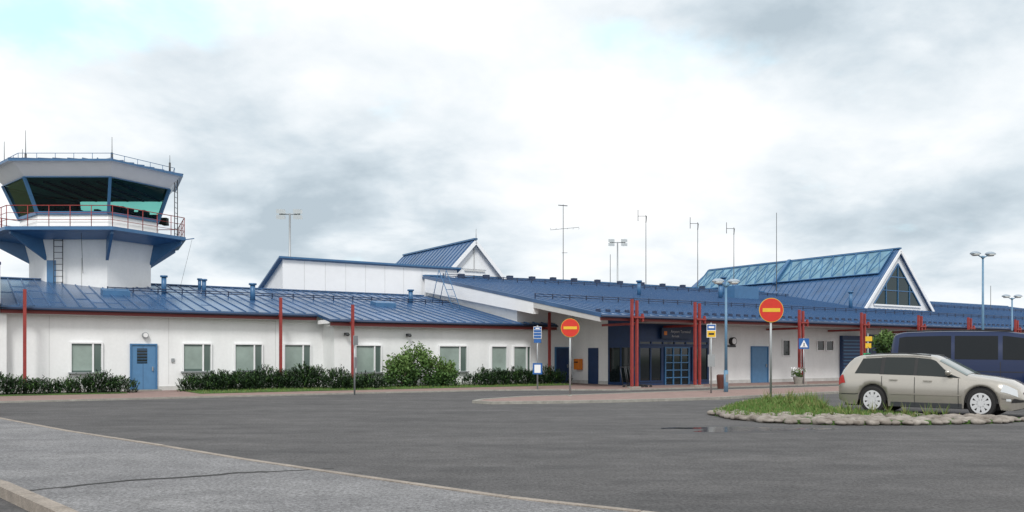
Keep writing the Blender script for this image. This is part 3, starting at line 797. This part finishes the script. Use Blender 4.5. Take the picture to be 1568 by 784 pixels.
# ------------------------------------------------------------------ street furniture
def no_entry(x,y,zc,r,h=None,rz=0):
    E=empty('no_entry_sign',(x,y,0),rz)
    mb=MB(); mb.tube((0,.04,0),(0,.04,zc+r*.9),.035,'grey_metal',10); mb.tube((0,.04,0),(0,.04,.12),.07,'concrete',10); mb.obj('pole',E)
    mb=MB(); mb.tube((0,0,zc),(0,-.02,zc),r,'sign_yellow',40,sm=False); mb.tube((0,-.0205,zc),(0,-.024,zc),r*.96,'sign_red',40,sm=False); mb.box(-r*.72,r*.72,-.03,-.0245,zc-r*.15,zc+r*.15,'sign_yellow'); mb.obj('disc',E)
no_entry(1.99,29.2,2.41,.32); no_entry(8.2,27.0,2.9,.385)
def bus_sign(x,y,top,w,yellow):
    E=empty('bus_stop_sign',(x,y,0),0); mb=MB()
    mb.tube((0,.03,0),(0,.03,top+.05),.032,'grey_metal',8)
    mb.box(-w,w,-.01,.0,top-.5,top,'sign_white')
    if yellow:
        mb.box(-w+.015,w-.015,-.016,-.011,top-.48,top-.25,'sign_yellow'); mb.box(-w+.015,w-.015,-.016,-.011,top-.22,top-.02,'sign_blue'); mb.box(-w*.6,w*.6,-.02,-.017,top-.15,top-.08,'sign_white'); mb.box(-w*.6,w*.6,-.02,-.017,top-.4,top-.33,'black')
        mb.box(-.13,.13,-.02,.0,1.05,1.5,'grey_metal')
    else:
        for k in range(4): mb.box(-w+.015,w-.015,-.016,-.011,top-.12-.12*k,top-.02-.12*k,'sign_blue')
        mb.box(-w*.5,w*.5,-.02,-.017,top-.1,top-.05,'sign_white')
        mb.box(-w*.9,w*.9,-.01,0,top-.68,top-.52,'sign_blue')
        mb.box(-.2,.2,-.02,.0,.68,1.15,'sign_blue'); mb.box(-.13,.13,-.025,-.021,.74,1.08,'sign_white')
    mb.obj('sign_plates',E)
bus_sign(1.07,35.8,2.68,.17,False); bus_sign(7.38,31.6,2.63,.17,True)
E=empty('bus_timetable_post',(-5.83,31.6,0),1.25); mb=MB(); mb.tube((0,0,0),(0,0,2.2),.035,'grey_metal',8); mb.box(-.17,.17,-.05,-.036,1.85,2.2,'grey_metal'); mb.box(-.1,.1,-.06,-.036,1.0,1.4,'grey_metal'); mb.obj('post',E)
E=empty('pedestrian_crossing_sign',(14.5,42.4,0),0); mb=MB(); mb.tube((0,.03,0),(0,.03,2.35),.035,'grey_metal',8); mb.box(-.26,.26,-.01,0,1.8,2.32,'sign_blue')
mb.poly([(-.2,-.015,1.88),(.2,-.015,1.88),(0,-.015,2.25)],'sign_white'); mb.box(-.02,.03,-.02,-.016,1.95,2.1,'black'); mb.beam((-.0,-.018,1.98),(.06,-.018,1.9),.01,.02,'black'); mb.beam((-.0,-.018,1.98),(-.06,-.018,1.9),.01,.02,'black'); mb.obj('plate',E)
E=empty('taxi_sign',(18.2,43.6,0),0); mb=MB(); mb.tube((0,.03,0),(0,.03,2.6),.03,'grey_metal',8); mb.box(-.15,.2,-.01,0,2.2,2.45,'sign_yellow'); mb.box(-.15,.15,-.01,0,1.85,2.1,'sign_yellow'); mb.box(-.25,.1,-.03,.0,.95,1.6,'sign_green'); mb.box(-.15,.0,-.035,-.031,1.05,1.5,'sign_white'); mb.obj('plate',E)
E=empty('litter_bin',(8.95,36.5,0),0); mb=MB(); mb.loft([[(.2*math.cos(t)*k1,.2*math.sin(t)*k1,z) for t in [i*.524 for i in range(12)]] for k1,z in ((.8,.05),(1,.5),(1,.62),(.7,.66))],'brown','brown','black'); mb.obj('bin',E)
E=empty('flower_planter',(14.3,42.6,0),0); mb=MB(); mb.loft([[(.28*math.cos(t)*k1,.28*math.sin(t)*k1,z) for t in [i*.524 for i in range(12)]] for k1,z in ((.7,.05),(1,.4),(.9,.4))],'concrete','concrete','black'); leafy(mb,(0,0,.6),.35,.35,.3,500,('leaf_dark','leaf_light','sign_white'),.05); mb.obj('planter',E)
E=empty('luggage_cart',(5.4,38.2,0),.4); mb=MB()
for k in range(3):
    o=.22*k; 
    for sd in (-.25,.25): mb.tube((o-.35,sd,.15),(o+.4,sd,.15),.018,'dark_metal',5); mb.tube((o-.35,sd,.15),(o-.5,sd,.95),.018,'dark_metal',5); mb.tube((o-.3,sd-.02,.07),(o-.3,sd+.02,.07),.07,'black',8); mb.tube((o+.35,sd-.02,.07),(o+.35,sd+.02,.07),.07,'black',8)
    mb.tube((o-.5,-.25,.95),(o-.5,.25,.95),.02,'dark_metal',5)
mb.obj('frame',E)
def lamp(x,y,h,rz=0,hw=.52):
    E=empty('street_lamp',(x,y,0),rz); mb=MB()
    mb.tube((0,0,0),(0,0,.9),.085,'lamp_blue',12); mb.tube((0,0,.9),(0,0,h-.2),.06,'lamp_blue',12,.04); mb.tube((0,0,h-.2),(0,0,h-.1),.07,'lamp_blue',10)
    mb.tube((0,0,0),(0,0,.06),.16,'grey_metal',10); mb.box(-.05,.05,-.092,-.08,.45,.75,'grey_metal')
    for sd in (-1,1):
        mb.tube((0,0,h-.2),(sd*hw*.45,0,h-.05),.025,'lamp_blue',6)
        mb.ell((sd*hw*.62,0,h-.02),.26,.17,.13,'lamp_head',14,6,z0=0.0); mb.tube((sd*hw*.62,0,h-.10),(sd*hw*.62,0,h-.02),.13,'lamp_lens',12,.2)
    mb.obj('lamp',E)
lamp(8.2,32.7,4.3,.2); lamp(20.97,38,6.0,.2,.62); lamp(29.3,50,4.95,.1,.6)
def flood(x,y,h,w=.65):
    E=empty('floodlight_mast',(x,y,0),0); mb=MB(); mb.tube((0,0,0),(0,0,h-.3),.09,'grey_metal',8,.06); mb.tube((-w,0,h-.35),(w,0,h-.35),.04,'grey_metal',6)
    for sx in (-w,-w*.62,w*.62,w):
        for z,t in ((h-.2,1),(h-.55,.8)):
            mb.loft([[(sx-.14,-.25,z+.13),(sx+.14,-.25,z+.10),(sx+.14,-.2,z-.16),(sx-.14,-.2,z-.12)],[(sx-.1,.15,z+.1),(sx+.1,.15,z+.1),(sx+.1,.15,z-.08),(sx-.1,.15,z-.08)]],'lamp_lens','lamp_lens','grey_metal')
    mb.obj('mast',E)
flood(-13.8,53,10.6); flood(9.4,76,11.9,.7)
def ant(x,y,h,kind):
    E=empty('antenna_mast',(x,y,0),0); mb=MB(); mb.tube((0,0,0),(0,0,h),.045,'dark_metal',6,.022)
    if kind==1:
        mb.tube((-.9,.3,h-1.75),(1.1,-.3,h-1.65),.014,'dark_metal',5)
        for k in range(6): mb.tube((-.9+.4*k,-.25,h-1.7),(-.9+.4*k,.25,h-1.7),.01,'dark_metal',4)
        mb.tube((-.35,0,h-.05),(.3,0,h-.1),.03,'dark_metal',5); mb.tube((-.1,0,h-3.4),(.3,0,h-3.4),.015,'dark_metal',5)
    if kind==2:
        mb.tube((-.6,0,h-.1),(0,0,h-.1),.02,'dark_metal',5); mb.tube((-.6,0,h-.5),(-.6,0,h+.4),.025,'dark_metal',5); mb.tube((0,0,h-.6),(.05,0,h-.1),.035,'dark_metal',5)
    mb.obj('mast',E)
for a in ((3.6,60,12.1,1),(10.2,65,12.2,2),(14.8,68,12.1,2),(18.2,70,12.0,2),(21.7,70,13.2,0),(7.6,66,9.3,0),(46,82,8.2,0)): ant(*a)

# ------------------------------------------------------------------ sky, sun, camera
EL=math.radians(46); AZ=math.radians(184)
w=bpy.data.worlds.new('World'); sc.world=w; w.use_nodes=True; nt=w.node_tree
bg=nt.nodes['Background']; bg.inputs['Strength'].default_value=.12
sk=nt.nodes.new('ShaderNodeTexSky'); sk.sky_type='NISHITA'; sk.sun_disc=False; sk.sun_elevation=EL; sk.sun_rotation=AZ; sk.air_density=1; sk.dust_density=1
tc=nt.nodes.new('ShaderNodeTexCoord'); sep=nt.nodes.new('ShaderNodeSeparateXYZ'); nt.links.new(tc.outputs['Generated'],sep.inputs[0])
def M(op,a,b=None,c=None,clamp=False):
    n=nt.nodes.new('ShaderNodeMath'); n.operation=op; n.use_clamp=clamp
    for i,v in enumerate((a,b,c)):
        if v is None: continue
        if isinstance(v,(int,float)): n.inputs[i].default_value=v
        else: nt.links.new(v,n.inputs[i])
    return n.outputs[0]
zc=M('MAXIMUM',sep.outputs[2],0.0); den=M('ADD',zc,.30)
cx=M('DIVIDE',sep.outputs[0],den); cy=M('DIVIDE',sep.outputs[1],den)
cmb=nt.nodes.new('ShaderNodeCombineXYZ'); nt.links.new(cx,cmb.inputs[0]); nt.links.new(cy,cmb.inputs[1])
def noi(scale,detail,rough,off,dist=0):
    mp=nt.nodes.new('ShaderNodeMapping'); mp.inputs['Location'].default_value=off; nt.links.new(cmb.outputs[0],mp.inputs[0])
    n=nt.nodes.new('ShaderNodeTexNoise'); n.inputs['Scale'].default_value=scale; n.inputs['Detail'].default_value=detail; n.inputs['Roughness'].default_value=rough; n.inputs['Distortion'].default_value=dist
    nt.links.new(mp.outputs[0],n.inputs['Vector']); return n.outputs['Fac']
n1=noi(2.6,9,.55,(3.1,1.7,0),.2); n2=noi(1.3,9,.52,(7.3,4.2,2.0),.3); n3=noi(3.6,9,.55,(1.3,9.2,5.0),.15)
def bank(az,el,wd,amp,sq=2.2):
    a=math.radians(az);e=math.radians(el); c=(math.sin(a)*math.cos(e),math.cos(a)*math.cos(e),math.sin(e))
    dx=M('SUBTRACT',sep.outputs[0],c[0]);dy=M('SUBTRACT',sep.outputs[1],c[1]);dz=M('MULTIPLY',M('SUBTRACT',sep.outputs[2],c[2]),sq)
    d=M('SQRT',M('ADD',M('ADD',M('MULTIPLY',dx,dx),M('MULTIPLY',dy,dy)),M('MULTIPLY',dz,dz)))
    t=M('SUBTRACT',1.0,M('DIVIDE',d,wd),clamp=True)
    return M('MULTIPLY',M('SMOOTH_MIN',t,.8,.3),amp)
def sumup(l):
    s=l[0]
    for x in l[1:]: s=M('ADD',s,x)
    return s
banks=sumup([bank(-16,11,.34,.34,1.6),bank(-6,6.5,.30,.12,2.4),bank(-26,6,.25,.10,2),bank(25,22.5,.38,.32,2.6),bank(14,21,.25,.14,3),bank(24,8.5,.30,.28,2.4),bank(-7,19,.26,-.10),bank(8,12,.26,-.08,1.8),bank(-28,17,.28,-.16,1.6)])
bn=M('MULTIPLY',banks,M('ADD',.35,M('MULTIPLY',n3,1.3)))
shade=M('ADD',M('ADD',M('MULTIPLY',n2,.6),M('MULTIPLY',n3,.55)),bn)
rp=nt.nodes.new('ShaderNodeValToRGB'); e=rp.color_ramp.elements
e[0].position=.46; e[0].color=(1.08,1.08,1.08,1); e[1].position=1.0; e[1].color=(.46,.545,.61,1)
x=e.new(.60); x.color=(.925,.95,.97,1); x=e.new(.72); x.color=(.79,.845,.885,1); x=e.new(.84); x.color=(.62,.70,.76,1)
nt.links.new(shade,rp.inputs[0])
vs=nt.nodes.new('ShaderNodeVectorMath'); vs.operation='SCALE'; vs.inputs['Scale'].default_value=9.1; nt.links.new(rp.outputs[0],vs.inputs[0])
gaps=sumup([bank(-29,18.5,.20,.30,2.2),bank(-20,23,.26,.32,3),bank(6,19.8,.22,.26,3.6),bank(22,17,.16,.16,2.4)])
gap=nt.nodes.new('ShaderNodeMapRange'); gap.inputs[1].default_value=.18; gap.inputs[2].default_value=.40; gap.inputs[3].default_value=.12; gap.inputs[4].default_value=1
gap.interpolation_type='SMOOTHSTEP'
# clear sky only where the gap field opens; elsewhere the cloud deck is closed
nt.links.new(M('SUBTRACT',M('MAXIMUM',M('ADD',M('MULTIPLY',n1,.8),.10),.30),gaps),gap.inputs[0])
skb=nt.nodes.new('ShaderNodeVectorMath'); skb.operation='MULTIPLY_ADD'; nt.links.new(sk.outputs[0],skb.inputs[0]); skb.inputs[1].default_value=(1,1.3,1.2); skb.inputs[2].default_value=(3.6,6.2,6.6)
mx=nt.nodes.new('ShaderNodeMix'); mx.data_type='RGBA'; nt.links.new(gap.outputs[0],mx.inputs[0]); nt.links.new(skb.outputs[0],mx.inputs[6]); nt.links.new(vs.outputs[0],mx.inputs[7])
nt.links.new(mx.outputs[2],bg.inputs['Color'])
sd=bpy.data.lights.new('sun','SUN'); sd.energy=2.1; sd.angle=math.radians(14); sd.color=(1,.98,.95)
so=bpy.data.objects.new('sun',sd); sc.collection.objects.link(so)
dirv=Vector((math.sin(AZ)*math.cos(EL),math.cos(AZ)*math.cos(EL),math.sin(EL)))
so.rotation_euler=dirv.to_track_quat('Z','Y').to_euler()
cd=bpy.data.cameras.new('camera'); cd.lens=30; cd.sensor_width=36; cd.shift_y=153/1568; cd.clip_end=4000; cd.clip_start=.1
co=bpy.data.objects.new('camera',cd); sc.collection.objects.link(co); co.location=(0,0,1.45); co.rotation_euler=(math.pi/2,0,0); sc.camera=co
